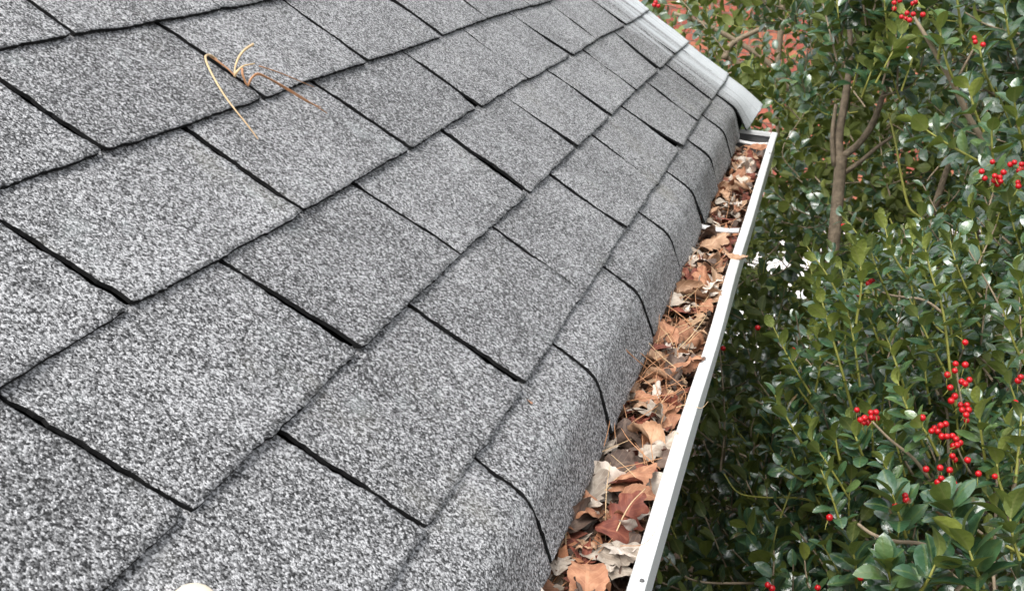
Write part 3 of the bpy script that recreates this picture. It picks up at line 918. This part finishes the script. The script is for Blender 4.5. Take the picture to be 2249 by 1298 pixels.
class Holly:
    def __init__(self, name, base, label, cat='shrub', group='holly plants'):
        self.o = empty(name, base)
        tag(self.o, label, cat, group)
        self.leaves, self.twigs, self.gtwigs = [], [], []
    def wood(self, name, pts, rads, mat=MAT_BARK, n=8):
        P = spline(pts, 5)
        rr = np.interp(np.linspace(0, 1, len(P)), np.linspace(0, 1, len(rads)), rads)
        V, F = tube(P, rr, n)
        return obj(name, mesh(name, V, F, mat), self.o)
    def leaf(self, P, d, n, size, tint, pri=0.0):
        d = d / np.linalg.norm(d)
        n = n - d * (n @ d); n = n / (np.linalg.norm(n) + 1e-9)
        self.leaves.append((P, np.cross(d, n), d, n, size, tint, pri))
    def shoot(self, pts, nl, size, tint, rs, start=0.12, r0=0.0022, green=True, pri=0.0, jit=1.0):
        P = spline(pts, 6)
        T = np.gradient(P, axis=0); T /= np.linalg.norm(T, axis=1)[:, None]
        (self.gtwigs if green else self.twigs).append(tube(P, np.linspace(r0, r0 * .5, len(P)), 5, cap=False))
        ph = rs.uniform(0, 6.28)
        for k in range(nl):
            f = start + (1 - start) * (k + .5) / nl
            x = f * (len(P) - 1)
            i = min(int(x), len(P) - 2)
            p = P[i] + (P[i + 1] - P[i]) * (x - i)
            t = T[i]
            a = np.cross(t, (0.3, 0.2, 0.9)); a /= np.linalg.norm(a) + 1e-9
            b_ = np.cross(t, a)
            ph += 2.4 + rs.gauss(0, .25) * jit
            rdl = a * math.cos(ph) + b_ * math.sin(ph)
            al = rad(68 - 42 * f ** 1.5 + rs.gauss(0, 9) * jit)
            d = t * math.cos(al) + rdl * math.sin(al)
            d = d + np.array([rs.gauss(0, .1), rs.gauss(0, .1), rs.gauss(0, .1)]) * jit
            nn = t - rdl * .15 + np.array([rs.gauss(0, .25), rs.gauss(0, .25), rs.gauss(0, .25)]) * jit
            sz = size * (1.0 - .45 * max(0, f - .75) * 4 * .55) * rs.uniform(.8, 1.15)
            if pri < .005 and rs.random() < .95 and in_gap(p + d * sz * .5, WGAPS): continue
            self.leaf(p + d * .003, d, nn, sz, min(1, max(0, tint + rs.gauss(0, .18))), pri)
    def finish(self, nind=300):
        if self.twigs:
            tag(obj('twig', mesh('twig', *join(self.twigs), MAT_TWIG), self.o), kind='stuff')
        if self.gtwigs:
            tag(obj('green_twig', mesh('green_twig', *join(self.gtwigs), MAT_GREEN), self.o), kind='stuff')
        Lv = self.leaves
        ctr = np.array([l[0] + l[2] * l[4] * .5 for l in Lv])
        px, py, dz = project(ctr)
        sc = np.array([l[4] for l in Lv]) / np.maximum(dz, .3) + np.array([l[6] for l in Lv])
        vis = (px > 1430) & (px < 2260) & (py > -10) & (py < 1310) & (dz > 0.3)
        sc = np.where(vis, sc, -1)
        order = np.argsort(-sc)
        ind = set(order[:nind].tolist()) if nind else set()
        inv = self.o.matrix_basis.inverted()
        Vs, Fs, Us, As = [], [], [], []
        base = 0
        lrn = np.random.default_rng(len(Lv))
        tv = lrn.integers(0, 4, len(Lv))
        for k, (P, X, Y, Z, s, tint, _) in enumerate(Lv):
            if k in ind and sc[k] > 0:
                ti = int(np.argmin([abs(tint - q) for q in TN]))
                m4 = Matrix(((X[0] * s, Y[0] * s, Z[0] * s, P[0]), (X[1] * s, Y[1] * s, Z[1] * s, P[1]), (X[2] * s, Y[2] * s, Z[2] * s, P[2]), (0, 0, 0, 1)))
                child('leaf', LT[tv[k]][ti], self.o, inv @ m4)
            else:
                v, f, u = TEMPL[tv[k]]
                Vs.append(P + (v[:, :1] * X + v[:, 1:2] * Y + v[:, 2:] * Z) * s)
                Fs.append(np.array(f) + base); base += len(v)
                Us.append(u); As.append(np.full(len(v), tint))
        Va, Fa, Ua, Aa = np.concatenate(Vs), np.concatenate(Fs), np.concatenate(Us), np.concatenate(As)
        me = bpy.data.meshes.new('foliage')
        me.vertices.add(len(Va)); me.vertices.foreach_set('co', Va.astype(np.float32).ravel())
        me.loops.add(Fa.size); me.loops.foreach_set('vertex_index', Fa.astype(np.int32).ravel())
        me.polygons.add(len(Fa)); me.polygons.foreach_set('loop_start', np.arange(0, Fa.size, 4, dtype=np.int32))
        me.polygons.foreach_set('use_smooth', np.ones(len(Fa), dtype=bool))
        me.materials.append(MAT_HOLLY)
        ul = me.uv_layers.new(name='UVMap'); ul.data.foreach_set('uv', Ua[Fa.ravel()].astype(np.float32).ravel())
        a = me.attributes.new('tint', 'FLOAT', 'POINT'); a.data.foreach_set('value', Aa.astype(np.float32))
        me.update(); me.validate()
        tag(obj('foliage', me, self.o), kind='stuff')
WGAPS = [(1716, 580, 30, 15), (1768, 576, 18, 13), (2096, 516, 17, 19), (2149, 512, 17, 18), (2006, 735, 22, 13), (1702, 395, 9, 20), (1735, 292, 8, 12)]
GAPS = [(1722, 582, 26, 16), (1770, 575, 16, 12), (2096, 516, 17, 19), (2149, 512, 17, 18), (2006, 735, 22, 13), (1700, 395, 9, 22), (1735, 292, 8, 12), (1690, 265, 40, 30), (1705, 100, 52, 64), (1640, 20, 40, 24), (1590, 130, 26, 20), (1480, 20, 30, 18), (1620, 200, 20, 22)]
def in_gap(p, G=GAPS):
    x, y, z = project(p)
    return any(((x - a) / c) ** 2 + ((y - b_) / d) ** 2 < 1 for a, b_, c, d in G)
rs = random.Random(17)
def fill(h, n, sampler, length, nl, size, tint, up=0.6, out=None, green=.35, gap=True, mind=0.0):
    k = 0
    tries = 0
    while k < n and tries < n * 30:
        tries += 1
        p = np.array(sampler())
        x, y, z = project(p)
        if z < 0.35 or x < 1150 or x > 2750 or y < -450 or y > 1750: continue
        if p[2] < GZ + .1: continue
        if p[2] > -0.34 and p[0] < GX + 0.045 and p[1] < GU1 + .15: continue
        if p[2] > -0.34 and p[1] < RAKE + .1 and p[0] < 0.1: continue
        if p[0] < -0.3 and p[1] < RAKE + .1: continue
        d = np.array([rs.gauss(0, .55), rs.gauss(0, .55), up + rs.gauss(0, .35)])
        if out is not None:
            o_ = p - np.array(out); o_[2] *= .3
            d = d + o_ / (np.linalg.norm(o_) + 1e-9) * .55
        d /= np.linalg.norm(d)
        L = length * rs.uniform(.7, 1.25)
        e = p + d * L
        if gap and in_gap(p + d * L * .5): continue
        if mind:
            ex, ey, ez = project(e)
            if min(z, ez) < mind - 0.35 * max(0, (ey - 1050) / 250): continue
        if e[2] > -0.29 and e[0] < GX + 0.03 and e[1] < GU1 + .1: continue
        if e[1] < RAKE + .1 and e[0] < 0.08 and e[2] > -.32: continue
        if e[0] < -0.33 and e[1] < RAKE + .1: continue
        sag = np.array([rs.gauss(0, .02), rs.gauss(0, .02), -.02])
        h.shoot([p, p + d * L * .5 + sag, e], max(4, int(nl * rs.uniform(.75, 1.2))), size * rs.uniform(.85, 1.12), tint, rs, green=rs.random() < green)
        k += 1

# --- near holly, right of the gutter
A = Holly('holly_shrub', (0.85, 1.0, GZ), 'holly shrub full of red berries close beside the gutter')
A.wood('trunk', [(0.85, 1.05, GZ), (0.82, 1.02, -1.7), (0.88, 1.08, -1.0), (0.84, 1.10, -0.45)], [.035, .03, .024, .012])
A.wood('trunk', [(0.70, 1.3, GZ), (0.62, 1.28, -1.6), (0.55, 1.32, -0.9), (0.50, 1.34, -0.4)], [.03, .026, .02, .01])
def pxs(L): return [at(x, y, d) for x, y, d in L]
NEAR = [([(2088, 830, 1.84), (2072, 690, 1.83), (2045, 600, 1.83), (2026, 520, 1.84)], 17, .029, .86),
        ([(2092, 760, 1.88), (2084, 690, 1.87), (2066, 620, 1.86)], 8, .029, .8),
        ([(1872, 900, 1.92), (1848, 810, 1.90), (1822, 720, 1.90), (1797, 632, 1.92)], 13, .029, .72),
        ([(1996, 880, 1.90), (1972, 810, 1.88), (1938, 716, 1.90)], 11, .029, .76),
        ([(2262, 720, 1.80), (2246, 660, 1.80), (2232, 585, 1.80)], 10, .029, .86),
        ([(2250, 800, 1.84), (2226, 750, 1.83), (2203, 680, 1.83)], 9, .029, .82),
        ([(1802, 1062, 1.92), (1768, 985, 1.90), (1732, 925, 1.89), (1702, 868, 1.90)], 13, .030, .66),
        ([(1790, 1062, 1.95), (1755, 1050, 1.92), (1715, 1022, 1.90)], 6, .029, .6),
        ([(1742, 1280, 2.05), (1690, 1220, 2.02), (1660, 1180, 2.0), (1636, 1152, 2.0)], 9, .040, .5),
        ([(1970, 1318, 1.62), (1958, 1282, 1.60), (1948, 1238, 1.58)], 10, .042, .66),
        ([(2170, 1050, 1.78), (2156, 960, 1.76), (2147, 880, 1.76)], 12, .030, .74),
        ([(2042, 1005, 1.80), (2020, 960, 1.79), (1994, 900, 1.78), (1970, 835, 1.79)], 12, .029, .78),
        ([(1975, 1095, 1.78), (1958, 1055, 1.77), (1940, 1012, 1.77)], 7, .027, .72),
        ([(1900, 1015, 1.86), (1885, 975, 1.85), (1868, 925, 1.86)], 8, .028, .62),
        ([(2060, 1000, 1.75), (2040, 960, 1.74), (2018, 925, 1.74)], 6, .027, .8),
        ([(1845, 1010, 1.9), (1838, 980, 1.9), (1832, 940, 1.9)], 8, .029, .62),
        ([(2205, 1090, 1.72), (2190, 1030, 1.72), (2200, 960, 1.74)], 9, .030, .6),
        ([(2230, 1060, 1.7), (2238, 980, 1.7), (2244, 900, 1.7)], 7, .030, .5),
        ([(1900, 660, 1.98), (1890, 600, 1.98), (1878, 530, 1.98)], 9, .029, .7),
        ([(2110, 1180, 1.62), (2095, 1140, 1.60), (2080, 1095, 1.6)], 9, .042, .45),
        ([(1990, 1180, 1.66), (1975, 1130, 1.65), (1960, 1085, 1.65)], 7, .042, .4),
        ([(2160, 1290, 1.55), (2140, 1240, 1.54), (2120, 1180, 1.55)], 9, .046, .38),
        ([(2240, 1230, 1.55), (2225, 1180, 1.55), (2215, 1110, 1.56)], 8, .044, .4),
        ([(2020, 1300, 1.56), (2040, 1270, 1.55), (2060, 1225, 1.55)], 7, .044, .35),
        ([(1880, 1290, 1.75), (1880, 1250, 1.74), (1870, 1190, 1.74)], 8, .042, .4),
        ([(1580, 1290, 2.2), (1560, 1250, 2.2), (1545, 1205, 2.2)], 7, .042, .4),
        ([(1700, 1290, 1.95), (1690, 1250, 1.95), (1672, 1215, 1.95)], 7, .042, .38)]
for L, nl, sz, tn in NEAR:
    A.shoot(pxs(L), int(nl * 1.7), sz * 1.04, tn, rs, r0=.0024, pri=0.006, jit=.75)
# bare branches and berry stalks
A.wood('branch', pxs([(1872, 1140, 1.74), (1915, 1172, 1.72), (1965, 1188, 1.70), (2015, 1192, 1.70), (2062, 1206, 1.70)]), [.0022, .0026, .0028, .003], MAT_TWIG, 6)
A.wood('branch', pxs([(1915, 925, 1.80), (1955, 965, 1.80), (2005, 1005, 1.80), (2040, 1050, 1.82)]), [.0016, .002, .0024, .003], MAT_TWIG, 6)
A.wood('branch', pxs([(1905, 623, 1.95), (1955, 648, 1.95), (2030, 660, 1.95), (2085, 700, 1.95)]), [.0014, .0018, .0022, .0026], MAT_TWIG, 6)
A.wood('branch', pxs([(2246, 940, 1.72), (2236, 1010, 1.72), (2228, 1060, 1.72), (2215, 1150, 1.74)]), [.002, .0026, .003, .0034], MAT_TWIG, 6)
A.wood('branch', pxs([(2098, 1298, 1.55), (2120, 1278, 1.55), (2142, 1262, 1.56)]), [.003, .0028, .0024], MAT_TWIG, 6)
A.wood('branch', pxs([(1590, 1040, 2.05), (1622, 1082, 2.03), (1680, 1092, 2.0), (1740, 1092, 1.98), (1790, 1100, 1.96)]), [.001, .0013, .0015, .0018], MAT_GREEN, 6)
A.wood('branch', pxs([(2095, 960, 1.82), (2110, 1000, 1.82), (2132, 1040, 1.83)]), [.0012, .0014, .002], MAT_TWIG, 6)
A.wood('branch', pxs([(2098, 795, 1.80), (2108, 860, 1.81), (2120, 930, 1.82)]), [.0012, .0014, .002], MAT_TWIG, 6)
def sampA():
    # bushy body whose top drops towards the gutter
    y = rs.uniform(0.35, 1.75)
    x = 0.22 + abs(rs.gauss(0, .55))
    ztop = -0.30 + 0.38 * min(1, max(0, (x - .25) / .35)) * (1.0 if y < 1.3 else .85) - 0.10 * max(0, .8 - y)
    if x < .33: ztop -= .25
    return (x, y, ztop - abs(rs.gauss(0, .30)) - .10)
fill(A, 1300, sampA, .14, 14, .031, .52, up=.75, out=(0.75, 1.0, -1.0), mind=1.93)
for k in range(58):
    x, y, d0 = rs.uniform(1770, 2300), rs.uniform(560, 1240), rs.uniform(1.84, 2.12)
    if y < 640 and x < 1950: continue
    d0 -= .25 * max(0, (y - 1050) / 250)
    L = rs.uniform(120, 210) * 1.85 / d0
    a_ = rs.gauss(.28, .22)
    A.shoot(pxs([(x, y, d0), (x - L * .5 * math.sin(a_) + rs.gauss(0, 8), y - L * .5 * math.cos(a_), d0 - .01), (x - L * math.sin(a_), y - L * math.cos(a_), d0)]), rs.randrange(14, 21), rs.uniform(.026, .031), rs.uniform(.4, .8), rs, r0=.002, pri=.003, jit=.8)
def sampA2():
    return (rs.uniform(-0.25, 1.7), rs.uniform(0.6, 2.3), rs.uniform(-1.9, -0.50))
fill(A, 760, sampA2, .19, 13, .035, .28, up=.5, out=(0.7, 1.0, -1.0))
def sampA3():
    return (rs.uniform(-0.28, .6), rs.uniform(0.9, 2.7), rs.uniform(-1.9, -0.55))
fill(A, 320, sampA3, .19, 13, .036, .28, up=.5, out=(0.7, 1.0, -1.0))
for _ in range(40):
    p = np.array([rs.uniform(.25, 1.2), rs.uniform(.8, 1.9), rs.uniform(-.7, -.15)])
    d = np.array([rs.gauss(0, .4), rs.gauss(0, .4), 1]); d /= np.linalg.norm(d)
    A.twigs.append(tube([p - d * .2, p - d * .05 + rs.gauss(0, .01), p + d * .1], [.003, .0024, .0016], 5, cap=False))
A.finish(300)
bm_v, bm_f = [], []
def sphere(R, nu=12, nv=8):
    V = [(R * math.sin(math.pi * a / nv) * math.cos(2 * math.pi * b_ / nu), R * math.sin(math.pi * a / nv) * math.sin(2 * math.pi * b_ / nu), R * math.cos(math.pi * a / nv)) for a in range(nv + 1) for b_ in range(nu)]
    F = [(a * nu + b_, a * nu + nu + b_, a * nu + nu + (b_ + 1) % nu, a * nu + (b_ + 1) % nu) for a in range(nv) for b_ in range(nu)]
    return V, F
sv, sf = sphere(.0044)
tv_, tf_ = tube([(0, 0, .0040), (0, 0, .0048)], [.0009, .0006], 6)
kv, kf = tube([(0, 0, -.0042), (.001, 0, -.010), (.003, 0, -.016)], [.0005, .0005, .0005], 5)
BV, BF = join([(sv, sf), (tv_, tf_), (kv, kf)])
BERRY = mesh('berry', BV, BF, [MAT_BERRY, MAT_TIP, MAT_GREEN], midx=[0] * len(sf) + [1] * len(tf_) + [2] * len(kf))
def berries(h, L, d):
    inv = h.o.matrix_basis.inverted()
    for x, y in L:
        P = at(x, y, d + rs.uniform(-.015, .01))
        m4 = Matrix.Translation([float(c) for c in P]) @ Matrix.Rotation(rs.uniform(0, 6.28), 4, 'Z') @ Matrix.Rotation(rs.gauss(0, .7), 4, 'X') @ Matrix.Scale(rs.uniform(.88, 1.08), 4)
        child('berry', BERRY, h.o, inv @ m4)
berries(A, [(1896, 928), (1907, 928), (1899, 918), (1914, 917), (1913, 906), (1925, 918), (1924, 905), (1882, 900), (1890, 922)], 1.76)
berries(A, [(2022, 923), (2052, 940), (2066, 934), (2077, 931), (2046, 946), (2060, 947), (2026, 917)], 1.74)
berries(A, [(2069, 958), (2080, 958), (2092, 957), (2100, 964), (2109, 972), (2094, 979), (2102, 977), (2092, 1001), (2097, 1009), (2125, 1010)], 1.72)
berries(A, [(2034, 1030), (2065, 1027), (2086, 1032), (2060, 1059), (2078, 1056), (2095, 1062), (2109, 1080), (2067, 1050), (2149, 1040), (2185, 1046)], 1.68)
berries(A, [(1986, 1076), (1988, 1088), (1990, 1097), (1970, 1101), (1966, 1110), (2012, 1119), (2066, 1111)], 1.66)
berries(A, [(2120, 801), (2099, 799), (2081, 823), (2097, 814), (2120, 843), (2129, 834), (2112, 838), (2087, 851), (2097, 870), (2089, 880), (2110, 889), (2124, 889), (2113, 900), (2127, 900), (2122, 911), (2123, 923), (2120, 752)], 1.75)
berries(A, [(2242, 828), (2236, 836), (2230, 884)], 1.74)
berries(A, [(1908, 623), (1887, 646), (1915, 615)], 1.88)
berries(A, [(1664, 720), (1730, 777), (1742, 768), (1751, 779), (1740, 788), (1588, 765)], 2.2)
berries(A, [(1822, 1136), (1695, 1291), (1686, 1284), (1796, 1290), (1890, 1268)], 1.70)

# --- holly tree behind it, with the bare trunk
Bh = Holly('holly_tree', (0.28, 2.05, GZ), 'taller holly with a bare brown forked trunk behind the berry shrub', 'tree')
t0 = at(1828, 560, 2.9)
TB = [(t0[0] + .008 * math.sin(k * 1.7), t0[1] + .006 * k, t0[2] - (GZ * -1 + t0[2]) * k / 12) for k in range(12, 0, -1)] + pxs([(1828, 560, 2.9), (1836, 480, 2.9), (1842, 410, 2.9), (1848, 345, 2.9)])
Bh.wood('trunk', TB, [.022, .020, .017, .0145, .0135], n=10)
Bh.wood('branch', pxs([(1846, 362, 2.9), (1842, 300, 2.91), (1856, 220, 2.93), (1868, 120, 2.95), (1862, 20, 2.96), (1850, -80, 2.97)]), [.0115, .0105, .009, .007, .005, .003])
Bh.wood('branch', pxs([(1850, 345, 2.9), (1884, 318, 2.88), (1915, 275, 2.86), (1938, 215, 2.85), (1958, 150, 2.84), (1985, 60, 2.83)]), [.0085, .0075, .007, .006, .0045, .003])
Bh.wood('branch', pxs([(1855, 380, 2.9), (1890, 355, 2.88), (1925, 325, 2.86), (1960, 300, 2.84)]), [.006, .005, .004, .003])
Bh.wood('branch', pxs([(1832, 365, 2.9), (1828, 300, 2.9), (1836, 230, 2.92)]), [.006, .005, .004])
Bh.wood('trunk', [(0.9, 2.3, GZ)] + pxs([(2118, 660, 3.0), (2150, 570, 3.0), (2185, 470, 3.0), (2205, 380, 3.0)]), [.024, .02, .017, .014, .01])
Bh.wood('branch', [(0.6, 2.05, -1.3)] + pxs([(1970, 690, 2.75), (2000, 600, 2.7), (2045, 480, 2.65), (2072, 395, 2.62), (2088, 350, 2.6)]), [.014, .011, .009, .008, .0065, .005])
Bh.wood('branch', pxs([(2045, 490, 2.65), (2000, 460, 2.66), (1982, 400, 2.66), (1968, 320, 2.66), (1952, 250, 2.68)]), [.003, .003, .0028, .0024, .002], MAT_GREEN, 6)
Bh.wood('branch', pxs([(2175, 330, 2.30), (2130, 262, 2.28), (2096, 190, 2.26), (2062, 130, 2.25), (2030, 75, 2.24), (2005, 35, 2.24)]), [.0055, .0052, .005, .0045, .0036, .0028], MAT_TWIG, 7)
Bh.wood('branch', pxs([(2096, 188, 2.26), (2118, 145, 2.25), (2142, 102, 2.24)]), [.0026, .0022, .0018], MAT_TWIG, 6)
Bh.wood('branch', pxs([(2086, 172, 2.26), (2081, 130, 2.25), (2078, 110, 2.25)]), [.0024, .0022, .0018], MAT_TWIG, 6)
NEARB = [([(2200, 380, 2.06), (2140, 350, 2.04), (2070, 310, 2.03), (1992, 256, 2.04)], 13, .041, .74),
         ([(2190, 395, 2.08), (2180, 340, 2.07), (2178, 285, 2.06)], 8, .041, .72),
         ([(2250, 330, 2.08), (2235, 270, 2.07), (2225, 200, 2.06)], 9, .041, .66),
         ([(2060, 130, 2.24), (2066, 90, 2.22), (2062, 40, 2.22)], 7, .039, .8),
         ([(2100, 190, 2.24), (2080, 140, 2.22), (2068, 90, 2.22)], 6, .039, .7),
         ([(2180, 200, 2.2), (2160, 150, 2.18), (2150, 90, 2.18)], 9, .039, .6),
         ([(2160, 290, 2.16), (2140, 240, 2.15), (2125, 180, 2.15)], 8, .041, .66),
         ([(2230, 120, 2.2), (2215, 70, 2.19), (2205, 10, 2.18)], 9, .041, .62),
         ([(2110, 60, 2.25), (2105, 20, 2.24), (2096, -40, 2.23)], 8, .039, .55),
         ([(2240, 440, 2.05), (2200, 400, 2.04), (2180, 375, 2.03)], 5, .039, .66)]
for L, nl, sz, tn in NEARB:
    Bh.shoot(pxs(L), int(nl * 1.25), sz, tn, rs, r0=.0028, pri=.006, jit=.8)
def sampB():
    return (rs.uniform(-.05, 2.2), 2.5 + abs(rs.gauss(0, .65)), rs.uniform(-1.0, .55))
fill(Bh, 1150, sampB, .19, 14, .038, .6, up=.35, out=(0.5, 2.6, -.3))
def sampB4():      # in front of the upper trunk and left of it
    return (rs.uniform(.12, .75), rs.uniform(1.75, 2.2), .03 + .57 * math.sqrt(rs.random()))
fill(Bh, 95, sampB4, .18, 12, .042, .40, up=.35, out=(0.5, 2.6, -.3))
for k in range(34):     # sprays that hide the upper forks
    x, y, d0 = rs.uniform(1830, 1985), rs.uniform(50, 225), rs.uniform(2.5, 2.8)
    L, a_ = rs.uniform(100, 170), rs.uniform(-.5, .5)
    Bh.shoot(pxs([(x, y, d0), (x - L * .5 * math.sin(a_), y - L * .5 * math.cos(a_), d0 - .02), (x - L * math.sin(a_), y - L * math.cos(a_), d0)]), rs.randrange(11, 16), .037, rs.uniform(.4, .7), rs, green=rs.random() < .4)
def sampB5():
    return (rs.uniform(-.25, 1.2), rs.uniform(2.75, 4.0), rs.uniform(-1.2, .35))
fill(Bh, 900, sampB5, .19, 14, .038, .62, up=.3, out=(0.3, 2.9, -.3))
def sampB2():      # right-hand overhang, nearer
    return (rs.uniform(.55, 1.6), rs.uniform(1.55, 2.5), rs.uniform(-.02, .62))
fill(Bh, 330, sampB2, .18, 13, .038, .6, up=.35, out=(0.8, 2.6, -.3))
def sampB3():
    return (rs.uniform(.0, 2.0), rs.uniform(2.2, 3.6), rs.uniform(-1.9, -.5))
fill(Bh, 330, sampB3, .2, 12, .046, .2, up=.35, out=(0.5, 2.6, -.3))
Bh.finish(300)
berries(Bh, [(1964, 7), (1976, 2), (1964, 20), (2005, 9), (2011, 5), (1980, 38), (1989, 42), (1998, 45), (2006, 32), (1992, 30), (2027, 33), (2140, 84), (2142, 93), (2159, 99)], 2.16)
berries(Bh, [(2180, 356), (2156, 377), (2163, 392), (2185, 387), (2196, 390), (2184, 397), (2198, 399), (2191, 405), (2219, 362), (2228, 357), (2242, 371), (2238, 376), (2244, 361), (2246, 383), (2236, 401), (2237, 409), (2204, 379)], 1.98)
berries(Bh, [(1852, 496), (1858, 500), (1440, 6), (1446, 14), (1437, 12)], 2.6)

# --- loose bush in front of the brick wall
Ch = Holly('holly_bush', (-0.2, 4.9, GZ), 'light green loose holly bush in front of the red brick wall')
for dx, dy in ((0, 0), (.5, .3), (-.5, .2), (1.0, -.2)):
    Ch.wood('trunk', [(-.2 + dx, 4.9 + dy, GZ), (-.25 + dx * 1.1, 4.9 + dy, -1.6), (-.15 + dx * 1.2, 4.95 + dy, -.7), (-.3 + dx * 1.3, 4.9 + dy, .1)], [.03, .024, .016, .006], MAT_TWIG)
for L in ([(1735, 200, 4.6), (1700, 150, 4.6), (1640, 105, 4.6), (1560, 60, 4.6), (1480, 30, 4.6)], [(1660, 175, 4.7), (1620, 140, 4.7), (1575, 120, 4.7)], [(1718, 0, 4.5), (1715, 60, 4.5), (1708, 140, 4.5), (1705, 220, 4.5), (1710, 330, 4.5)], [(1590, 130, 4.6), (1610, 95, 4.6), (1680, 60, 4.6)]):
    Ch.wood('branch', pxs(L), [.012, .010, .008, .006][:len(L)], MAT_TWIG)
def sampC():
    return (rs.uniform(-1.1, 1.9), rs.uniform(4.0, 5.6), rs.uniform(-1.3, .5))
fill(Ch, 430, sampC, .26, 13, .047, .88, up=.35, green=.2)
def sampC2():
    return (rs.uniform(.0, 2.2), rs.uniform(3.8, 5.4), rs.uniform(-1.9, .4))
fill(Ch, 700, sampC2, .24, 12, .047, .68, up=.35, green=.2)
Ch.finish(300)
